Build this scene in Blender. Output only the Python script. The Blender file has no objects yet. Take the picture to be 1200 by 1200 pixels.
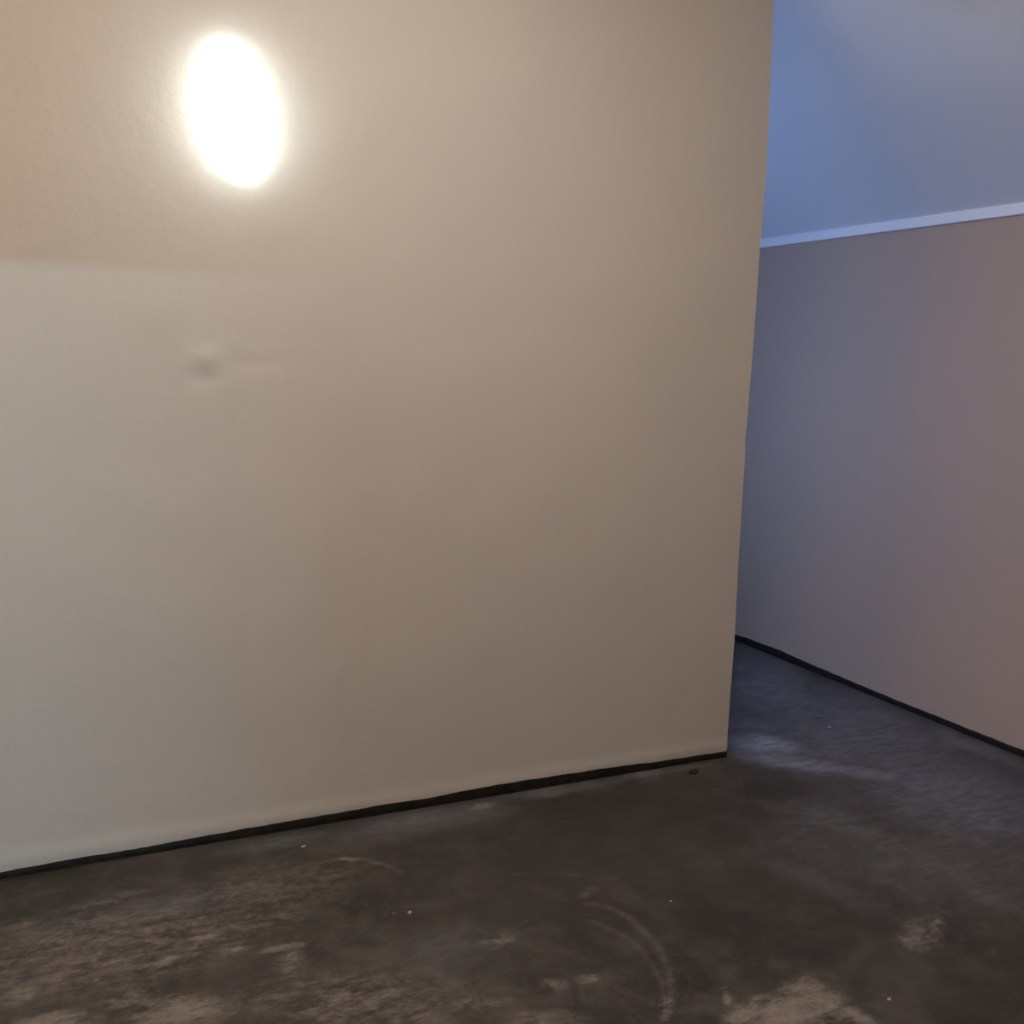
import bpy, bmesh, math, random
import numpy as np
from mathutils import Vector, Matrix, noise

# ------------------------------------------------------------------ camera
scene = bpy.context.scene
col = scene.collection
cam_data = bpy.data.cameras.new('camera')
cam_data.sensor_width = 36.0
cam_data.lens = 36.0 * 1227.0 / 1200.0
cam_data.clip_start = 0.05
cam = bpy.data.objects.new('camera', cam_data)
col.objects.link(cam)
right = Vector((0.90280, -0.42911, 0.02865))
up = Vector((0.03632, 0.14246, 0.98913))
back = Vector((-0.42852, -0.89195, 0.14420))
m = Matrix((right, up, back)).transposed().to_4x4()
m.translation = (0.0, 0.0, 1.70)
cam.matrix_world = m
scene.camera = cam

# ------------------------------------------------------------------ view, world
vs = scene.view_settings
scene.display_settings.display_device = 'sRGB'
vs.view_transform = 'Standard'
vs.look = 'None'
vs.gamma = 1.0
vs.use_curve_mapping = False
vs.exposure = 0.0
scene.cycles.max_bounces = 10
scene.cycles.diffuse_bounces = 6
scene.cycles.sample_clamp_indirect = 4.0
world = bpy.data.worlds.new('world')
scene.world = world
world.use_nodes = True
world.node_tree.nodes['Background'].inputs[0].default_value = (0.35, 0.5, 0.9, 1)
world.node_tree.nodes['Background'].inputs[1].default_value = 0.6

# ------------------------------------------------------------------ room measures (metres)
WALL_Y = 3.55        # face of the big left wall
WALL_END = 2.787     # its free end, where the passage opens
RIGHT_X = 4.05       # face of the right wall
FAR_Y = 5.95         # end of the passage behind the left wall
SIDE_X = -1.75       # hidden wall on the left
BEHIND_Y = -1.20     # wall behind the camera, with a doorway into the next room
HALL_Y = -7.0
SPRING_Z = 2.445     # where the ceiling starts to slope up from the right wall
SLOPE = math.tan(math.radians(36))
FLAT_X = 2.45
TOP_Z = SPRING_Z + (RIGHT_X - FLAT_X) * SLOPE
DOOR = (-1.12, -0.15, 2.10)   # doorway in the wall behind: x0, x1, head

# ------------------------------------------------------------------ large lights, two of them added fills
LAMP_GLOW = 17.0      # oval wall lamp in view
CEILING_FILL = 44.0   # unseen fill added to brighten the walls, above the frame
BULB_FILL = 480.0     # unseen warm fill added to yellow the wall's left part
TUBE_GLOW = 1300.0     # cool tube in the next room, seen by the wall through the doorway behind
dl = bpy.data.lights.new('passage_daylight', 'AREA')
dl.shape = 'RECTANGLE'
dl.size, dl.size_y = 1.5, 1.2
dl.energy = 62.0
dl.color = (0.32, 0.51, 1.0)
dlo = bpy.data.objects.new('passage_daylight', dl)
dlo.location = (1.85, FAR_Y + 0.02, 1.60)
dlo.rotation_euler = (math.radians(-90), 0, 0)   # shines toward -Y, in through the passage window
col.objects.link(dlo)

# ------------------------------------------------------------------ helpers
def link(name, me, material=None, parent=None, kind=None):
    o = bpy.data.objects.new(name, me)
    col.objects.link(o)
    if material: me.materials.append(material)
    if parent: o.parent = parent
    if kind: o['kind'] = kind
    return o

def mesh_from(name, verts, faces, smooth=False):
    me = bpy.data.meshes.new(name)
    me.from_pydata([tuple(v) for v in verts], [], faces)
    me.update()
    if smooth:
        me.polygons.foreach_set('use_smooth', [True] * len(me.polygons))
    return me

def boxes(name, bxs, material, parent=None, kind=None):
    bm = bmesh.new()
    for (x0, y0, z0, x1, y1, z1) in bxs:
        r = bmesh.ops.create_cube(bm, size=1.0)
        for v in r['verts']:
            v.co = Vector(((x0 + x1) / 2 + v.co.x * (x1 - x0), (y0 + y1) / 2 + v.co.y * (y1 - y0), (z0 + z1) / 2 + v.co.z * (z1 - z0)))
    me = bpy.data.meshes.new(name)
    bm.to_mesh(me); bm.free()
    return link(name, me, material, parent, kind)

def grid(nx, ny, fn):
    verts = [fn(i, j) for j in range(ny) for i in range(nx)]
    faces = [(j * nx + i, j * nx + i + 1, (j + 1) * nx + i + 1, (j + 1) * nx + i) for j in range(ny - 1) for i in range(nx - 1)]
    return verts, faces

def interp(x, xs, ys):
    return float(np.interp(x, xs, ys))

class Nodes:
    def __init__(self, name):
        self.mat = bpy.data.materials.new(name)
        self.mat.use_nodes = True
        self.nt = self.mat.node_tree
        self.bsdf = self.nt.nodes['Principled BSDF']
        self.tc = self.nt.nodes.new('ShaderNodeTexCoord').outputs['Object']
    def put(self, sock, v):
        if hasattr(v, 'is_linked'): self.nt.links.new(v, sock)
        else: sock.default_value = v
    def noise(self, scale, detail=4.0, rough=0.55, vec=None, dist=0.0):
        n = self.nt.nodes.new('ShaderNodeTexNoise')
        n.inputs['Scale'].default_value = scale
        n.inputs['Detail'].default_value = detail
        n.inputs['Roughness'].default_value = rough
        n.inputs['Distortion'].default_value = dist
        self.put(n.inputs['Vector'], vec if vec is not None else self.tc)
        return n.outputs['Fac']
    def stretch(self, s, rot=(0, 0, 0)):
        n = self.nt.nodes.new('ShaderNodeMapping')
        n.inputs['Scale'].default_value = s
        n.inputs['Rotation'].default_value = rot
        self.nt.links.new(self.tc, n.inputs['Vector'])
        return n.outputs[0]
    def ramp(self, v, a, b, lo=0.0, hi=1.0, smooth=True):
        n = self.nt.nodes.new('ShaderNodeMapRange')
        n.interpolation_type = 'SMOOTHSTEP' if smooth else 'LINEAR'
        self.put(n.inputs['Value'], v)
        n.inputs['From Min'].default_value = a; n.inputs['From Max'].default_value = b
        n.inputs['To Min'].default_value = lo; n.inputs['To Max'].default_value = hi
        return n.outputs['Result']
    def math(self, op, a, b=0.0, clamp=False):
        n = self.nt.nodes.new('ShaderNodeMath'); n.operation = op; n.use_clamp = clamp
        self.put(n.inputs[0], a); self.put(n.inputs[1], b)
        return n.outputs[0]
    def mix(self, f, a, b):
        n = self.nt.nodes.new('ShaderNodeMix'); n.data_type = 'RGBA'
        self.put(n.inputs['Factor'], f)
        for s, v in ((n.inputs[6], a), (n.inputs[7], b)):
            if isinstance(v, tuple): v = (*v, 1.0) if len(v) == 3 else v
            self.put(s, v)
        return n.outputs[2]
    def attr(self, name):
        n = self.nt.nodes.new('ShaderNodeAttribute'); n.attribute_name = name
        return n.outputs['Fac']
    def bump(self, h, dist, strength=1.0, normal=None):
        n = self.nt.nodes.new('ShaderNodeBump')
        n.inputs['Distance'].default_value = dist; n.inputs['Strength'].default_value = strength
        self.put(n.inputs['Height'], h)
        if normal is not None: self.put(n.inputs['Normal'], normal)
        return n.outputs[0]
    def out(self, color=None, rough=None, normal=None, spec=None):
        if color is not None: self.put(self.bsdf.inputs['Base Color'], (*color, 1.0) if isinstance(color, tuple) and len(color) == 3 else color)
        if rough is not None: self.put(self.bsdf.inputs['Roughness'], rough)
        if normal is not None: self.put(self.bsdf.inputs['Normal'], normal)
        if spec is not None: self.put(self.bsdf.inputs['Specular IOR Level'], spec)
        return self.mat

# ------------------------------------------------------------------ materials
def plaster(name, base, tint):
    n = Nodes(name)
    big = n.noise(1.3, 3, 0.5)
    c = n.mix(n.ramp(big, 0.35, 0.68), base, tint)
    fine = n.noise(160, 3, 0.6)
    lumps = n.noise(22, 4, 0.6)
    nm = n.bump(lumps, 0.004, 0.35)
    nm = n.bump(fine, 0.0012, 0.35, nm)
    return n.out(c, 0.62, nm, 0.25)

M_wall = plaster('beige_plaster', (0.590, 0.507, 0.428), (0.568, 0.494, 0.422))
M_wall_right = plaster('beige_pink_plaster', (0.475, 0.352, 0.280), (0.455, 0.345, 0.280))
M_white = plaster('white_limewash', (0.73, 0.745, 0.79), (0.71, 0.735, 0.785))
M_trim = plaster('white_gloss_paint', (0.86, 0.88, 0.93), (0.84, 0.87, 0.93))

n = Nodes('black_skirting_paint')
M_black = n.out(n.mix(n.ramp(n.noise(30), 0.4, 0.7), (0.012, 0.011, 0.008), (0.022, 0.019, 0.014)), 0.7, n.bump(n.noise(60), 0.002, 0.5), 0.15)

n = Nodes('worn_concrete')
big = n.noise(1.6, 5, 0.6, dist=0.4)
mid = n.noise(5.5, 6, 0.62, dist=0.5)
small = n.noise(28, 5, 0.65)
grain = n.noise(180, 3, 0.6)
streaky = n.noise(9.0, 5, 0.6, n.stretch((1.0, 3.2, 1.0), (0, 0, math.radians(12))), 0.4)
c = n.mix(n.ramp(big, 0.30, 0.72), (0.031, 0.025, 0.0205), (0.055, 0.045, 0.038))
c = n.mix(n.ramp(mid, 0.42, 0.72, 0.0, 0.6), c, (0.098, 0.080, 0.067))
c = n.mix(n.ramp(small, 0.5, 0.8, 0.0, 0.35), c, (0.130, 0.108, 0.094))
dk = n.math('MULTIPLY', n.attr('dark'), n.ramp(n.math('ADD', mid, streaky), 0.75, 1.15, 0.55, 1.25))
c = n.mix(n.math('MULTIPLY', dk, 0.85, True), c, (0.020, 0.0165, 0.014))
du = n.math('MULTIPLY', n.attr('dust_sheen'), n.ramp(n.math('ADD', streaky, n.math('MULTIPLY', small, 0.5)), 0.55, 0.95, 0.50, 1.1))
c = n.mix(n.math('MULTIPLY', du, 0.80, True), c, (0.300, 0.300, 0.345))  # bluish grey: powder plus the passage's blue sheen, put into the colour
gritty = n.noise(75, 4, 0.7, n.stretch((0.6, 1.6, 1.0), (0, 0, math.radians(12))))
rag = n.math('ADD', n.math('MULTIPLY', n.math('SUBTRACT', streaky, 0.5), 1.3), n.math('MULTIPLY', n.math('SUBTRACT', small, 0.5), 1.1))
rag = n.math('ADD', rag, n.math('MULTIPLY', n.math('SUBTRACT', gritty, 0.5), 1.0))
pa = n.math('ADD', n.attr('pale'), n.math('MULTIPLY', rag, n.ramp(n.attr('pale'), 0.02, 0.3)))
pw = n.ramp(pa, 0.05, 0.90, smooth=False)
c = n.mix(n.math('MULTIPLY', pw, 0.80, True), c, (0.275, 0.220, 0.182))
sc = n.math('MULTIPLY', n.attr('scuff'), n.ramp(small, 0.35, 0.65, 0.35, 1.1))
c = n.mix(n.math('MULTIPLY', sc, 0.55, True), c, (0.24, 0.205, 0.17))
rough = n.ramp(n.math('ADD', big, n.math('MULTIPLY', small, 0.35)), 0.45, 0.9, 0.48, 0.66)
nm = n.bump(mid, 0.010, 0.25)
nm = n.bump(small, 0.003, 0.4, nm)
nm = n.bump(grain, 0.0008, 0.4, nm)
M_floor = n.out(c, rough, nm, 0.27)

def plain(name, color, rough=0.5, metal=0.0):
    n = Nodes(name)
    n.bsdf.inputs['Metallic'].default_value = metal
    v = n.noise(25, 3)
    d = tuple(max(0, q * 0.85) for q in color)
    return n.out(n.mix(v, d, color), rough)

M_frame = plain('window_frame_paint', (0.55, 0.53, 0.50))
M_door = plain('door_frame_wood', (0.22, 0.13, 0.08))
M_plate = plain('lamp_backplate_enamel', (0.75, 0.74, 0.70), 0.35)

# ------------------------------------------------------------------ floor
PALE = [
    (0.203, 2.993, 0.452, -0.022, 0.001, -0.24, 0.3), (0.781, 2.485, 0.336, -0.142, -0.042, -0.138, 0.25), (0.73, 3.147, 0.342, 0.015, -0.027, -0.207, 0.2), (0.338, 2.609, 0.115, -0.019, -0.004, -0.073, 0.64),
    (0.036, 2.691, 0.099, -0.025, 0.001, -0.044, 0.64), (0.326, 2.858, 0.091, 0.019, 0.001, -0.03, 0.44), (0.043, 2.902, 0.063, 0.008, 0.004, -0.039, 0.48), (-0.031, 2.849, 0.049, 0.015, 0.008, -0.049, 0.48),
    (0.458, 2.95, 0.053, -0.003, -0.001, -0.019, 0.64), (0.531, 2.846, 0.043, 0.0, -0.001, -0.018, 0.64), (0.65, 2.806, 0.058, -0.004, -0.002, -0.018, 0.56), (0.652, 2.712, 0.036, -0.029, -0.029, -0.083, 0.4),
    (0.987, 3.249, 0.041, -0.022, -0.003, -0.01, 0.48), (1.059, 3.193, 0.033, -0.04, -0.005, -0.01, 0.3), (1.59, 3.484, 0.052, -0.003, -0.011, -0.029, 0.56), (0.729, 2.467, 0.144, -0.061, -0.025, -0.086, 0.304),
    (0.612, 2.973, 0.207, 0.004, -0.009, -0.086, 0.22), (0.139, 3.068, 0.21, 0.023, 0.005, -0.085, 0.3), (0.881, 2.363, 0.115, -0.069, -0.019, -0.045, 0.3), (1.25, 2.605, 0.061, 0.003, -0.012, -0.042, 0.3),
    (1.296, 2.339, 0.032, -0.02, -0.012, -0.02, 0.4), (1.391, 2.326, 0.033, -0.009, -0.009, -0.018, 0.44), (1.067, 2.344, 0.084, -0.036, -0.015, -0.034, 0.28), (2.438, 2.125, 0.095, 0.007, -0.053, -0.072, 0.4),
    (2.527, 2.151, 0.03, -0.012, -0.047, -0.043, 0.4), (1.202, 2.207, 0.103, -0.044, -0.019, -0.038, 0.3), (0.223, 2.721, 0.073, 0.006, 0.001, -0.032, 0.4), (-0.039, 3.217, 0.091, 0.005, 0.003, -0.041, 0.28),
    (1.057, 2.847, 0.007, -0.003, -0.003, -0.009, 0.64), (1.011, 2.861, 0.005, -0.002, -0.003, -0.009, 0.64), (1.522, 2.131, 0.012, -0.01, -0.038, -0.046, 0.4), (1.635, 2.745, 0.047, 0.009, -0.01, -0.029, 0.25),
    (2.204, 2.733, 0.083, -0.034, -0.038, -0.05, 0.1), (2.15, 2.281, 0.147, -0.061, -0.081, -0.092, 0.08), (0.226, 3.268, 0.15, 0.021, 0.001, -0.054, 0.22), (1.818, 1.986, 0.127, -0.013, -0.043, -0.066, 0.85),
    (1.937, 1.988, 0.031, -0.078, -0.05, -0.035, 0.75), (1.975, 1.899, 0.012, -0.071, -0.027, -0.015, 0.7), (1.918, 2.069, 0.067, 0.005, -0.018, -0.033, 0.6), (1.685, 2.022, 0.06, 0.015, -0.013, -0.042, 0.7),
    (1.698, 2.098, 0.014, 0.001, -0.018, -0.039, 0.7), (1.756, 2.04, 0.034, 0.002, -0.018, -0.038, 0.6),
]
DARK = [
    (1.898, 1.944, 0.034, -0.032, -0.021, -0.018, 0.6), (2.42, 2.117, 0.02, -0.008, -0.019, -0.018, 0.5), (0.883, 2.733, 0.041, -0.017, -0.008, -0.026, 0.5), (0.839, 2.634, 0.031, -0.013, -0.006, -0.02, 0.4),
    (0.844, 2.426, 0.015, -0.012, -0.006, -0.013, 0.6), (0.749, 2.419, 0.028, -0.012, -0.005, -0.017, 0.4), (0.906, 3.075, 0.256, -0.009, -0.027, -0.135, 0.35), (0.211, 3.088, 0.065, 0.01, 0.002, -0.049, 0.4),
    (0.103, 2.813, 0.082, 0.023, 0.007, -0.057, 0.5), (0.157, 2.689, 0.081, 0.02, 0.003, -0.03, 0.4), (0.548, 2.668, 0.113, -0.01, -0.009, -0.079, 0.4), (0.479, 3.081, 0.152, -0.006, -0.003, -0.041, 0.3),
    (0.057, 3.31, 0.145, 0.01, 0.003, -0.054, 0.35), (1.862, 3.083, 0.599, -0.058, -0.164, -0.33, 0.45), (2.076, 2.476, 0.36, -0.149, -0.214, -0.272, 0.4), (2.349, 1.822, 0.133, -0.056, -0.154, -0.132, 0.5),
    (3.343, 3.954, 0.15, -0.195, -0.088, -0.097, 0.5), (3.491, 3.577, 0.139, -0.177, -0.103, -0.1, 0.3), (3.222, 2.816, 0.024, -0.096, -0.084, -0.061, 0.3), (2.596, 2.573, 0.09, -0.139, -0.09, -0.077, 0.3),
    (2.357, 3.038, 0.313, -0.011, -0.112, -0.179, 0.4), (3.75, 2.979, 0.021, -0.143, -0.07, -0.047, 0.3), (1.359, 3.013, 0.367, -0.039, -0.074, -0.207, 0.3), (0.154, 2.944, 0.055, -0.003, 0.001, -0.036, 0.5),
    (0.89, 2.523, 0.086, -0.036, -0.015, -0.045, 0.2),
]
DUST_SHEEN = [  # real powder patches, and broad blobs painting bluish daylight sheen onto the passage floor
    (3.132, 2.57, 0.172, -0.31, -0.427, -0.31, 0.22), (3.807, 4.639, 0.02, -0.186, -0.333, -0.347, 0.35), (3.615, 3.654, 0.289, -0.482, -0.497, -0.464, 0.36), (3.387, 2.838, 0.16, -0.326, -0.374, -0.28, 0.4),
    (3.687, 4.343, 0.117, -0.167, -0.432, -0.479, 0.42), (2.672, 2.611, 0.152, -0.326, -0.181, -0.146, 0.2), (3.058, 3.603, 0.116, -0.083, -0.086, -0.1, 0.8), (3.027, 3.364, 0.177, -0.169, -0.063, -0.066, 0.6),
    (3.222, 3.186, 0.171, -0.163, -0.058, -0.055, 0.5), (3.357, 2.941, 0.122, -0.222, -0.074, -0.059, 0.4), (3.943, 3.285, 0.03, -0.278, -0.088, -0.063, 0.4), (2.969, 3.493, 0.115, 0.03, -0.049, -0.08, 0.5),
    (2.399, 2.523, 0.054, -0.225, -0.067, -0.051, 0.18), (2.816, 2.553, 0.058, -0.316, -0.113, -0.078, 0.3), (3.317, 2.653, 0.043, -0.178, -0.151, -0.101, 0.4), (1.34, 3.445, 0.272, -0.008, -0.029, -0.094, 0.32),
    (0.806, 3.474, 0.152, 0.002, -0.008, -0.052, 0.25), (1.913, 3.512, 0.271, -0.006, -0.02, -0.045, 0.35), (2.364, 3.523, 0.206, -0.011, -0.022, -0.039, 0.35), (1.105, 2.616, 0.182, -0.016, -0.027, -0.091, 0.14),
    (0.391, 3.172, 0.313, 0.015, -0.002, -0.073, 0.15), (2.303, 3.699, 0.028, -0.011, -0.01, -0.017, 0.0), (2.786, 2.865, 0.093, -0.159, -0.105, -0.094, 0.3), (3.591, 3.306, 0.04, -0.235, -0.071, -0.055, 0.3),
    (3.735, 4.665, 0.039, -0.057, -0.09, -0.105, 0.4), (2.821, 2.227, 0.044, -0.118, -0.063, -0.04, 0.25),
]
SCUFFS = [
    ([(1.6, 2.684), (1.645, 2.643), (1.672, 2.57), (1.676, 2.478), (1.665, 2.382), (1.629, 2.279), (1.58, 2.19), (1.517, 2.113)], 0.014, 0.42),
    ([(1.556, 2.581), (1.592, 2.513), (1.614, 2.428), (1.605, 2.335), (1.579, 2.242), (1.539, 2.165)], 0.01, 0.32),
    ([(1.453, 2.942), (1.566, 2.915), (1.662, 2.851)], 0.008, 0.2),
    ([(0.962, 3.266), (1.027, 3.233), (1.084, 3.176), (1.117, 3.099)], 0.008, 0.4),
    ([(1.846, 3.458), (2.09, 3.478), (2.349, 3.499)], 0.006, 0.3),
    ([(1.72, 2.097), (1.696, 2.141)], 0.012, 0.3),
]

def axis(parts):
    out = []
    for a, b, s in parts:
        k = max(1, int(round((b - a) / s)))
        out.extend(np.linspace(a, b, k, endpoint=False))
    out.append(parts[-1][1])
    return np.array(out)

gx = axis([(SIDE_X - 0.2, -0.25, 0.25), (-0.25, 3.0, 0.009), (3.0, RIGHT_X + 0.05, 0.014), (RIGHT_X + 0.05, RIGHT_X + 0.2, 0.15)])
gy = axis([(HALL_Y - 0.2, 1.5, 0.3), (1.5, 3.7, 0.009), (3.7, 5.4, 0.018), (5.4, FAR_Y + 0.2, 0.15)])
PX, PY = np.meshgrid(gx, gy)
PX = PX.ravel(); PY = PY.ravel()

def paint(blobs):
    keep = np.zeros_like(PX)
    for (cx, cy, ux, uy, vx, vy, s) in blobs:
        det = ux * vy - uy * vx
        dx = PX - cx; dy = PY - cy
        a = (dx * vy - dy * vx) / det
        b = (ux * dy - uy * dx) / det
        r2 = np.minimum(a * a + b * b, 30.0)
        keep = np.maximum(keep, s * np.exp(-0.85 * r2 ** 1.25))
    return keep

def paint_lines(lines):
    keep = np.zeros_like(PX)
    for pts, w, s in lines:
        for (x0, y0), (x1, y1) in zip(pts, pts[1:]):
            ex, ey = x1 - x0, y1 - y0
            t = np.clip(((PX - x0) * ex + (PY - y0) * ey) / (ex * ex + ey * ey), 0, 1)
            d2 = (PX - x0 - t * ex) ** 2 + (PY - y0 - t * ey) ** 2
            keep = np.maximum(keep, s * np.exp(-np.minimum(d2 / (w * w), 30.0)))
    return keep

nx, ny = len(gx), len(gy)
PZ = 0.0010 * np.sin(PX * 3.1 + 1.3 * np.sin(PY * 2.2)) * np.cos(PY * 2.7 + 0.6) - 0.001
idx = np.arange(nx * ny).reshape(ny, nx)
quads = np.stack([idx[:-1, :-1], idx[:-1, 1:], idx[1:, 1:], idx[1:, :-1]], axis=-1).reshape(-1, 4)
fm = bpy.data.meshes.new('floor')
fm.vertices.add(nx * ny)
fm.vertices.foreach_set('co', np.stack([PX, PY, PZ], axis=1).astype(np.float32).ravel())
fm.loops.add(quads.size)
fm.loops.foreach_set('vertex_index', quads.astype(np.int32).ravel())
fm.polygons.add(len(quads))
fm.polygons.foreach_set('loop_start', np.arange(0, quads.size, 4, dtype=np.int32))
fm.polygons.foreach_set('loop_total', np.full(len(quads), 4, dtype=np.int32))
fm.update(calc_edges=True)
fm.polygons.foreach_set('use_smooth', np.ones(len(quads), dtype=bool))
for nm_, arr in (('pale', paint(PALE)), ('dark', paint(DARK)), ('dust_sheen', paint(DUST_SHEEN)), ('scuff', paint_lines(SCUFFS))):
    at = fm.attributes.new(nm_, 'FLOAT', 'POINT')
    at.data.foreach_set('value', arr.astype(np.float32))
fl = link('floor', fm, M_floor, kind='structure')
fl['label'] = 'dark worn concrete floor with pale scraped patches and scuff arcs'

# ------------------------------------------------------------------ left wall: a plastered block, its front face softly uneven
WX0 = SIDE_X
WALL_T = 0.16
edge_z = [0.0, 0.22, 0.53, 0.90, 1.36, 1.40, 1.44, 1.80, 2.18, 2.49, 3.14, 3.8]
edge_x = [-.003, 0.0, .004, 0.0, .001, -.004, .001, .010, .013, .020, .006, .006]

def wall_relief(x, z):
    v = Vector((x, 0.0, z))
    d = 0.0035 * noise.noise(v * 1.6) + 0.0016 * noise.noise(v * 4.7 + Vector((5, 1, 2))) + 0.0006 * noise.noise(v * 13.0)
    # filled lump and the dent below it
    d += 0.0070 * math.exp(-(((x - 0.578) / 0.045) ** 2 + ((z - 1.676) / 0.030) ** 2))
    d -= 0.0060 * math.exp(-(((x - 0.571) / 0.040) ** 2 + ((z - 1.606) / 0.022) ** 2))
    d -= 0.0030 * math.exp(-(((x - 0.75) / 0.090) ** 2 + ((z - 1.66) / 0.020) ** 2))
    # trowel ridges
    d += 0.0028 * math.exp(-(((x - 1.03 - 0.4 * (z - 0.57)) / 0.022) ** 2 + ((z - 0.57) / 0.07) ** 2))
    d += 0.0011 * math.exp(-((((z - 1.22) + 0.35 * (x - 0.35)) / 0.022) ** 2 + ((x - 0.35) / 0.25) ** 2))
    # the plaster rolls out a little into a lip above the skirting line
    d += 0.004 * math.exp(-((z - 0.05) / 0.03) ** 2)
    return d

xs = np.concatenate([np.linspace(WX0, -0.2, 12, endpoint=False), np.linspace(-0.2, WALL_END, 170)])
zs = np.concatenate([np.linspace(0.0, 0.12, 10, endpoint=False), np.linspace(0.12, 2.9, 150, endpoint=False), np.linspace(2.9, TOP_Z, 10)])
def front(i, j):
    x, z = xs[i], zs[j]
    k = max(0.0, (x - (WALL_END - 0.5)) / 0.5)
    return (x + k * interp(z, edge_z, edge_x), WALL_Y - wall_relief(x, z), z)
V, F = grid(len(xs), len(zs), front)
nX, nZ = len(xs), len(zs)
base = len(V)
ring = [j * nX + nX - 1 for j in range(nZ)]          # free end, running up
for r in ring:                                       # the end face has its own edge, so the arris stays crisp
    V.append(V[r])
for r in ring:
    x, y, z = V[r]
    V.append((x - 0.004, WALL_Y + WALL_T, z))
for j in range(nZ - 1):
    F.append((base + j, base + nZ + j, base + nZ + j + 1, base + j + 1))
b2 = len(V)
for j in range(nZ):
    V.append((WX0, WALL_Y + WALL_T, zs[j]))
for j in range(nZ - 1):
    F.append((base + nZ + j, b2 + j, b2 + j + 1, base + nZ + j + 1))
wl = link('wall_left', mesh_from('wall_left', V, F, True), M_wall, kind='structure')
wl['label'] = 'beige plastered wall ending in a free edge beside the passage'
wl.data.polygons.foreach_set('use_smooth', [True] * ((nX - 1) * (nZ - 1)) + [False] * (len(wl.data.polygons) - (nX - 1) * (nZ - 1)))

# ------------------------------------------------------------------ right wall
ys = np.concatenate([np.linspace(BEHIND_Y, 2.0, 14, endpoint=False), np.linspace(2.0, FAR_Y, 130)])
zr = np.linspace(0.0, SPRING_Z + 0.02, 90)
def rface(i, j):
    y, z = ys[i], zr[j]
    v = Vector((0.0, y, z))
    d = 0.004 * noise.noise(v * 1.4 + Vector((9, 3, 1))) + 0.0012 * noise.noise(v * 6.0)
    return (RIGHT_X - d, y, z)
V, F = grid(len(ys), len(zr), rface)
nf = len(F)
a = len(V)
V += [(RIGHT_X + 0.15, BEHIND_Y, 0), (RIGHT_X + 0.15, FAR_Y, 0), (RIGHT_X + 0.15, FAR_Y, SPRING_Z + 0.02), (RIGHT_X + 0.15, BEHIND_Y, SPRING_Z + 0.02)]
F.append((a, a + 3, a + 2, a + 1))
wr = link('wall_right', mesh_from('wall_right', V, [tuple(reversed(f)) for f in F], True), M_wall_right, kind='structure')
wr['label'] = 'beige right wall of the passage below the white cornice'

# ------------------------------------------------------------------ ceiling: flat over the room, sloping down to the right wall
prof = [(SIDE_X - 0.15, TOP_Z), (FLAT_X - 0.1, TOP_Z), (FLAT_X, TOP_Z - 0.01)]
for k in range(1, 9):
    x = FLAT_X + (RIGHT_X - FLAT_X) * k / 8
    prof.append((x, SPRING_Z + (RIGHT_X - x) * SLOPE + 0.004 * math.sin(k * 2.1)))
prof.append((RIGHT_X + 0.15, SPRING_Z - 0.15 * SLOPE + 0.02))
V = []; F = []
for (x, z) in prof:
    V += [(x, BEHIND_Y - 0.12, z), (x, FAR_Y + 0.12, z), (x, FAR_Y + 0.12, z + 0.12), (x, BEHIND_Y - 0.12, z + 0.12)]
for k in range(len(prof) - 1):
    p, q = 4 * k, 4 * (k + 1)
    for e in range(4):
        F.append((p + e, p + (e + 1) % 4, q + (e + 1) % 4, q + e))
F.append((0, 3, 2, 1)); e = 4 * (len(prof) - 1); F.append((e, e + 1, e + 2, e + 3))
ce = link('ceiling', mesh_from('ceiling', V, F), M_white, kind='structure')
ce['label'] = 'whitewashed sloping ceiling above the passage'

# cornice strip along the top of the right wall
V = []; F = []
sec = [(0.0, 2.3945), (-0.013, 2.3950), (-0.016, 2.3985), (-0.016, 2.437), (-0.010, 2.446), (0.0, 2.447)]
yy = np.linspace(BEHIND_Y, FAR_Y, 60)
for y in yy:
    w = 0.0015 * noise.noise(Vector((y * 2.0, 3.0, 0.0)))
    for (dx, z) in sec:
        V.append((RIGHT_X + dx, y, z + w))
ns = len(sec)
for i in range(len(yy) - 1):
    for k in range(ns):
        k2 = (k + 1) % ns
        F.append((i * ns + k, i * ns + k2, (i + 1) * ns + k2, (i + 1) * ns + k))
tr = link('trim_1', mesh_from('trim_1', V, F), M_trim, kind='structure')
tr['label'] = 'narrow white cornice strip between right wall and sloping ceiling'

# ------------------------------------------------------------------ black skirting, hand-cut wavy top edge
def skirting(name, pts, tops, place, label):
    V = []; F = []
    for k, s in enumerate(pts):
        z = max(0.008, tops(s) + 0.0028 * noise.noise(Vector((s * 14, 0.4, 7))) + 0.0014 * noise.noise(Vector((s * 45, 2, 1))))
        for (d, zz) in ((-0.01, 0.0), (0.006, 0.0), (0.0075, z * 0.5), (0.006, z - 0.002), (0.002, z), (-0.01, z)):
            V.append(place(s, d, zz))
    q = 6
    for i in range(len(pts) - 1):
        for k in range(q):
            k2 = (k + 1) % q
            F.append((i * q + k, (i + 1) * q + k, (i + 1) * q + k2, i * q + k2))
    F.append(tuple(range(q))); F.append(tuple(reversed(range((len(pts) - 1) * q, len(pts) * q))))
    o = link(name, mesh_from(name, V, F), M_black, kind='structure')
    o['label'] = label
lx = [-1.75, -.2, -.086, .04, .17, .303, .442, .585, .733, .824, .948, 1.044, 1.152, 1.266, 1.379, 1.618, 1.865, 2.13, 2.553, 2.70, 2.785]
lz = [.02, .018, .018, .023, .026, .026, .028, .030, .033, .033, .032, .033, .038, .037, .036, .043, .042, .040, .028, .026, .025]
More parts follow.
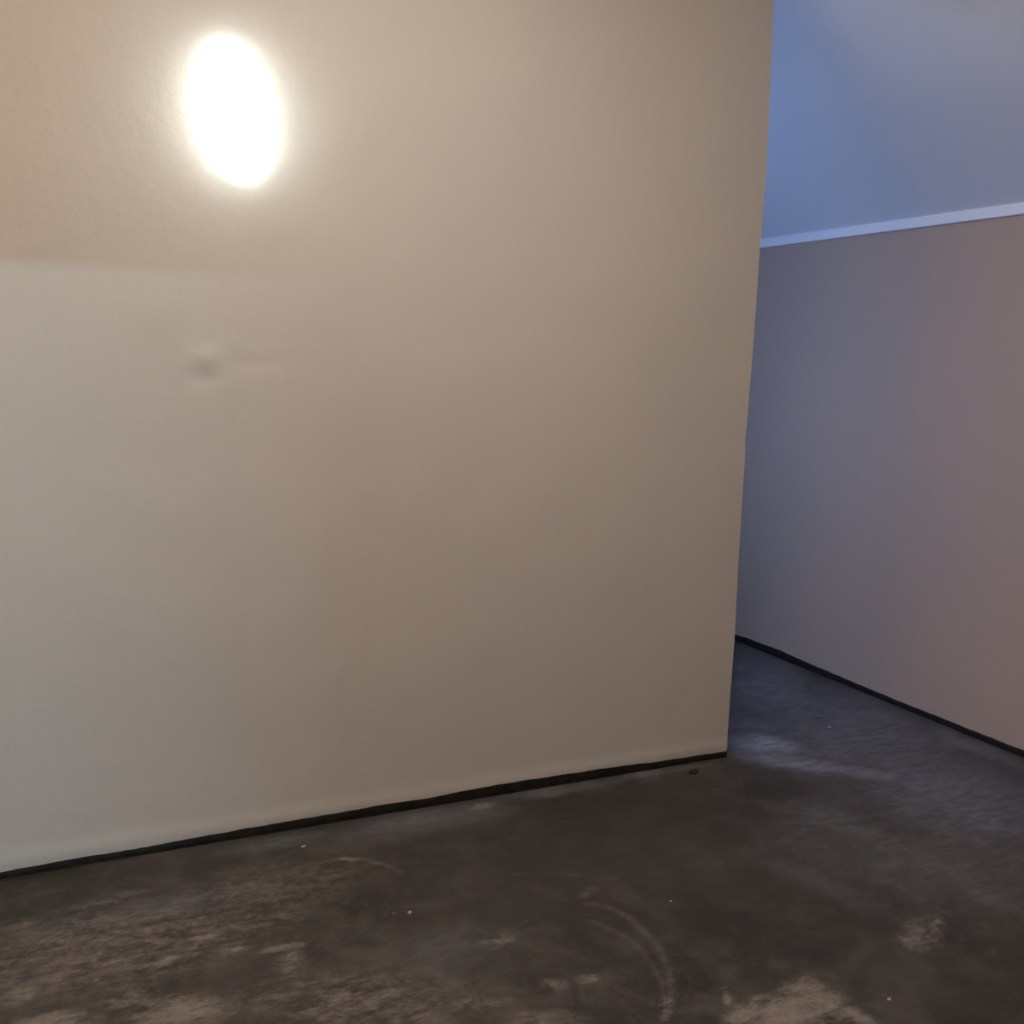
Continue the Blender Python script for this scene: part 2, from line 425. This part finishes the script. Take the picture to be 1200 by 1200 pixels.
skirting('baseboard_left', np.concatenate([np.linspace(WX0, -0.2, 20, endpoint=False), np.linspace(-0.2, WALL_END - 0.004, 260)]),
         lambda s: interp(s, lx, lz), lambda s, d, z: (s, WALL_Y - d, z), 'black painted skirting with a wavy top under the left wall')
rx_ = [-1.2, 3.05, 3.33, 3.55, 3.81, 4.12, 4.385, 4.6, 4.714, 4.992, 5.143, 6.0]
rz_ = [.028, .028, .027, .028, .026, .031, .036, .040, .046, .041, .034, .03]
skirting('baseboard_right', np.concatenate([np.linspace(BEHIND_Y, 2.5, 30, endpoint=False), np.linspace(2.5, FAR_Y, 240)]),
         lambda s: interp(s, rx_, rz_), lambda s, d, z: (RIGHT_X - d, s, z), 'black painted skirting with a wavy top under the right wall')

# ------------------------------------------------------------------ the walls the photo does not show, closing the room
WIN = (1.10, 2.60, 1.00, 2.20)                       # passage window: x0, x1, sill, head
x0, x1, s0, s1 = WIN
boxes('wall_far', [(SIDE_X, FAR_Y, 0, x0, FAR_Y + 0.12, TOP_Z), (x1, FAR_Y, 0, RIGHT_X + 0.15, FAR_Y + 0.12, TOP_Z),
                   (x0, FAR_Y, 0, x1, FAR_Y + 0.12, s0), (x0, FAR_Y, s1, x1, FAR_Y + 0.12, TOP_Z)], M_white, kind='structure')
boxes('wall_side', [(SIDE_X - 0.15, BEHIND_Y - 0.12, 0, SIDE_X, FAR_Y + 0.12, TOP_Z)], M_wall, kind='structure')
d0, d1, dh = DOOR
boxes('wall_behind', [(SIDE_X, BEHIND_Y - 0.12, 0, d0, BEHIND_Y, TOP_Z), (d1, BEHIND_Y - 0.12, 0, RIGHT_X + 0.15, BEHIND_Y, TOP_Z),
                      (d0, BEHIND_Y - 0.12, dh, d1, BEHIND_Y, TOP_Z)], M_wall, kind='structure')
boxes('wall_hall', [(-3.2, HALL_Y - 0.12, 0, 1.6, HALL_Y, 2.7), (-3.2, HALL_Y, 0, -3.08, BEHIND_Y - 0.12, 2.7), (1.48, HALL_Y, 0, 1.6, BEHIND_Y - 0.12, 2.7),
                    (-3.2, HALL_Y, 2.6, 1.6, BEHIND_Y - 0.12, 2.7)], M_white, kind='structure')
w = boxes('window_1', [(x0 - 0.03, FAR_Y - 0.02, s0 - 0.05, x0 + 0.05, FAR_Y + 0.05, s1 + 0.05), (x1 - 0.05, FAR_Y - 0.02, s0 - 0.05, x1 + 0.03, FAR_Y + 0.05, s1 + 0.05),
                       (x0, FAR_Y - 0.02, s0 - 0.05, x1, FAR_Y + 0.05, s0 + 0.05), (x0, FAR_Y - 0.02, s1 - 0.05, x1, FAR_Y + 0.05, s1 + 0.05),
                       ((x0 + x1) / 2 - 0.03, FAR_Y - 0.02, s0, (x0 + x1) / 2 + 0.03, FAR_Y + 0.05, s1)], M_frame, kind='structure')
boxes('door_1', [(d0 - 0.07, BEHIND_Y, 0, d0, BEHIND_Y + 0.015, dh + 0.07), (d1, BEHIND_Y, 0, d1 + 0.07, BEHIND_Y + 0.015, dh + 0.07),
                 (d0, BEHIND_Y, dh, d1, BEHIND_Y + 0.015, dh + 0.07)], M_door, kind='structure')

# ------------------------------------------------------------------ oval wall lamp
def emitter(name, color, strength, grade=None):
    mt = bpy.data.materials.new(name); mt.use_nodes = True
    nt = mt.node_tree; nt.nodes.clear()
    o = nt.nodes.new('ShaderNodeOutputMaterial'); e = nt.nodes.new('ShaderNodeEmission')
    e.inputs['Color'].default_value = (*color, 1); e.inputs['Strength'].default_value = strength
    nt.links.new(e.outputs[0], o.inputs[0])
    if grade:                                        # the opal is brightest over the bulb and dimmer at its rim
        at = nt.nodes.new('ShaderNodeAttribute'); at.attribute_name = 'thin'
        mr = nt.nodes.new('ShaderNodeMapRange'); mr.interpolation_type = 'SMOOTHSTEP'
        nt.links.new(at.outputs['Fac'], mr.inputs['Value'])
        mr.inputs['To Min'].default_value = grade * strength; mr.inputs['To Max'].default_value = strength
        nt.links.new(mr.outputs[0], e.inputs['Strength'])
    return mt

lamp = bpy.data.objects.new('wall_lamp', None)
col.objects.link(lamp)
lamp.location = (0.680, WALL_Y, 2.457)
lamp.rotation_euler = (0, math.radians(-8), 0)
lamp['label'] = 'glowing white oval wall lamp, slightly tilted, high on the beige left wall'
lamp['category'] = 'lamp'
# local frame: x across, z up, -y out of the wall
LA, LB, LD = 0.106, 0.212, 0.085
seg, rings = 64, 18
V = []; F = []; thin = []
def oval(t, a, b, p=2.15):
    c_, s_ = math.cos(t), math.sin(t)
    return (a * math.copysign(abs(c_) ** (2 / p), c_), b * math.copysign(abs(s_) ** (2 / p), s_))
for r in range(rings):
    f = r / (rings - 1)                              # 0 rim, 1 crown
    ang = f * math.pi / 2
    sc_ = math.cos(ang) if r < rings - 1 else 0.0
    y = -0.018 - LD * math.sin(ang) ** 0.9 if r else -0.012
    for k in range(seg):
        ox, oz = oval(2 * math.pi * k / seg, LA * sc_, LB * sc_)
        if r == rings - 1: ox = oz = 0.0
        V.append((ox, y, oz)); thin.append(min(1.0, f * 2.2))
for r in range(rings - 1):
    for k in range(seg):
        k2 = (k + 1) % seg
        F.append((r * seg + k, r * seg + k2, (r + 1) * seg + k2, (r + 1) * seg + k))
me = mesh_from('lamp_shade', V, F, True)
bm = bmesh.new(); bm.from_mesh(me)
bmesh.ops.remove_doubles(bm, verts=bm.verts, dist=1e-6)
bmesh.ops.recalc_face_normals(bm, faces=bm.faces)
bm.to_mesh(me); bm.free()
at = me.attributes.new('thin', 'FLOAT', 'POINT')
at.data.foreach_set('value', [min(1.0, max(0.0, (-v.co.y - 0.012) / (LD * 0.55))) for v in me.vertices])
sh = link('lamp_shade', me, emitter('lit_opal_glass', (0.84, 0.97, 1.0), LAMP_GLOW, 0.35), lamp)
sh['label'] = 'brightly lit opal glass shade'
V = []; F = []
for (sc_, y) in ((0.86, 0.0), (0.86, -0.008), (0.82, -0.012)):
    for k in range(seg):
        ox, oz = oval(2 * math.pi * k / seg, LA * sc_, LB * sc_)
        V.append((ox, y, oz))
for r in range(2):
    for k in range(seg):
        k2 = (k + 1) % seg
        F.append((r * seg + k, (r + 1) * seg + k, (r + 1) * seg + k2, r * seg + k2))
F.append(tuple(range(2 * seg, 3 * seg))); F.append(tuple(reversed(range(seg))))
link('backplate', mesh_from('backplate', V, F), M_plate, lamp)

# ------------------------------------------------------------------ tube lamp in the next room, shining through the doorway behind the camera
tube = bpy.data.objects.new('tube_lamp', None)
col.objects.link(tube)
TY = HALL_Y + 0.11
tube.location = (-1.0, TY, dh + 0.174)
tube['label'] = 'cool white tube lamp on the wall of the room behind the camera'
tube['category'] = 'lamp'
V = []; F = []
for i, x in enumerate((-0.62, 0.62)):
    for k in range(12):
        t = 2 * math.pi * k / 12
        V.append((x, 0.02 * math.cos(t), 0.02 * math.sin(t)))
for k in range(12):
    k2 = (k + 1) % 12
    F.append((k, k2, 12 + k2, 12 + k))
link('tube', mesh_from('tube', V, F, True), emitter('lit_tube', (0.42, 0.73, 1.0), TUBE_GLOW), tube)
boxes('lamp_housing', [(-0.66, -0.10, -0.035, 0.66, -0.04, 0.035), (-0.66, -0.05, -0.03, -0.62, 0.03, 0.03), (0.62, -0.05, -0.03, 0.66, 0.03, 0.03)], M_plate, tube)

# ------------------------------------------------------------------ added fill light above the frame, shaped as a long ceiling lamp
cl = bpy.data.objects.new('added_ceiling_fill', None)
col.objects.link(cl)
cl.location = (1.05, 1.65, TOP_Z)
cl['label'] = 'added fill light shaped as a long white ceiling lamp, above the picture'
cl['category'] = 'lamp'
boxes('lamp_housing', [(-0.16, -0.82, -0.045, 0.16, 0.82, 0.0)], M_plate, cl)
V = []; F = []
for y in (-0.78, 0.78):
    for k in range(11):
        t = math.pi * k / 10
        V.append((-0.13 * math.cos(t), y, -0.045 - 0.05 * math.sin(t)))
for k in range(10):
    F.append((k, k + 1, 12 + k, 11 + k))
F.append(tuple(reversed(range(11)))); F.append(tuple(range(11, 22)))
me = mesh_from('diffuser', V, F, True)
link('diffuser', me, emitter('fill_diffuser', (1.0, 0.955, 0.92), CEILING_FILL), cl)

# ------------------------------------------------------------------ added warm fill light left of the frame, shaped as a wall bulb
wb = bpy.data.objects.new('added_bulb_fill', None)
col.objects.link(wb)
wb.location = (SIDE_X, 2.35, 2.85)
wb['label'] = 'added warm fill light shaped as a bare bulb on the side wall, left of the picture'
wb['category'] = 'lamp'
def turned(name, prof_, material, parent, k_=20):    # a turned shape whose axis points into the room (+X)
    V = [(x, r * math.cos(2 * math.pi * k / k_), r * math.sin(2 * math.pi * k / k_)) for (x, r) in prof_ for k in range(k_)]
    F = [(i * k_ + k, (i + 1) * k_ + k, (i + 1) * k_ + (k + 1) % k_, i * k_ + (k + 1) % k_) for i in range(len(prof_) - 1) for k in range(k_)]
    return link(name, mesh_from(name, V, F, True), material, parent)
turned('socket', [(0.0, 0.05), (0.02, 0.05), (0.025, 0.025), (0.07, 0.022), (0.07, 0.016)], M_plate, wb)
turned('bulb', [(0.07, 0.015), (0.09, 0.022), (0.115, 0.032), (0.14, 0.034), (0.16, 0.028), (0.172, 0.015), (0.176, 0.001)],
       emitter('fill_bulb', (1.0, 0.74, 0.40), BULB_FILL), wb)

# ------------------------------------------------------------------ crumbs lying on the floor
M_clod = plain('dark_dirt', (0.020, 0.014, 0.010), 0.9)
M_chip = plain('white_plaster_chip', (0.42, 0.39, 0.36), 0.8)
def crumb(name, x, y, sx, sy, sz, rz, material, seed, label, cat, group=None):
    rnd = random.Random(seed)
    bm = bmesh.new()
    bmesh.ops.create_icosphere(bm, subdivisions=2, radius=1.0)
    for v in bm.verts:
        k = 1.0 + 0.55 * noise.noise(v.co * 1.7 + Vector((seed * 3.1, seed, 0)))
        v.co = Vector((v.co.x * sx * k, v.co.y * sy * k, max(0.0, (v.co.z * 0.9 + 0.35)) * sz * k))
    bmesh.ops.dissolve_degenerate(bm, edges=bm.edges, dist=1e-5)
    me = bpy.data.meshes.new(name); bm.to_mesh(me); bm.free()
    o = link(name, me, material)
    o.location = (x, y, -0.001); o.rotation_euler.z = rz
    o['label'] = label; o['category'] = cat
    if group: o['group'] = group
crumb('dirt_clod', 2.544, 3.452, 0.026, 0.014, 0.010, 0.3, M_clod, 1, 'small dark clod of dirt on the floor below the left wall near its free end', 'dirt')
chips = 'pale chips scattered on the dark floor'
crumb('plaster_chip', 2.108, 1.920, 0.007, 0.004, 0.003, 0.4, M_chip, 2, 'pale chip beside the big scraped patch, nearest to the front right', 'chip', chips)
crumb('plaster_chip', 3.488, 3.677, 0.009, 0.006, 0.003, -0.3, M_chip, 3, 'pale chip on the bluish passage floor between the two walls', 'chip', chips)
crumb('plaster_chip', 1.057, 2.847, 0.007, 0.005, 0.003, 0.9, M_chip, 4, 'pale chip on dark floor left of the curved scuff marks', 'chip', chips)
crumb('plaster_chip', 0.866, 3.400, 0.010, 0.005, 0.003, 0.1, M_chip, 5, 'pale chip lying close below the left skirting, left of centre', 'chip', chips)
crumb('plaster_chip', 1.849, 2.593, 0.005, 0.004, 0.002, 0.5, M_chip, 6, 'tiny pale chip just beyond the top of the curved scuff marks', 'chip', chips)
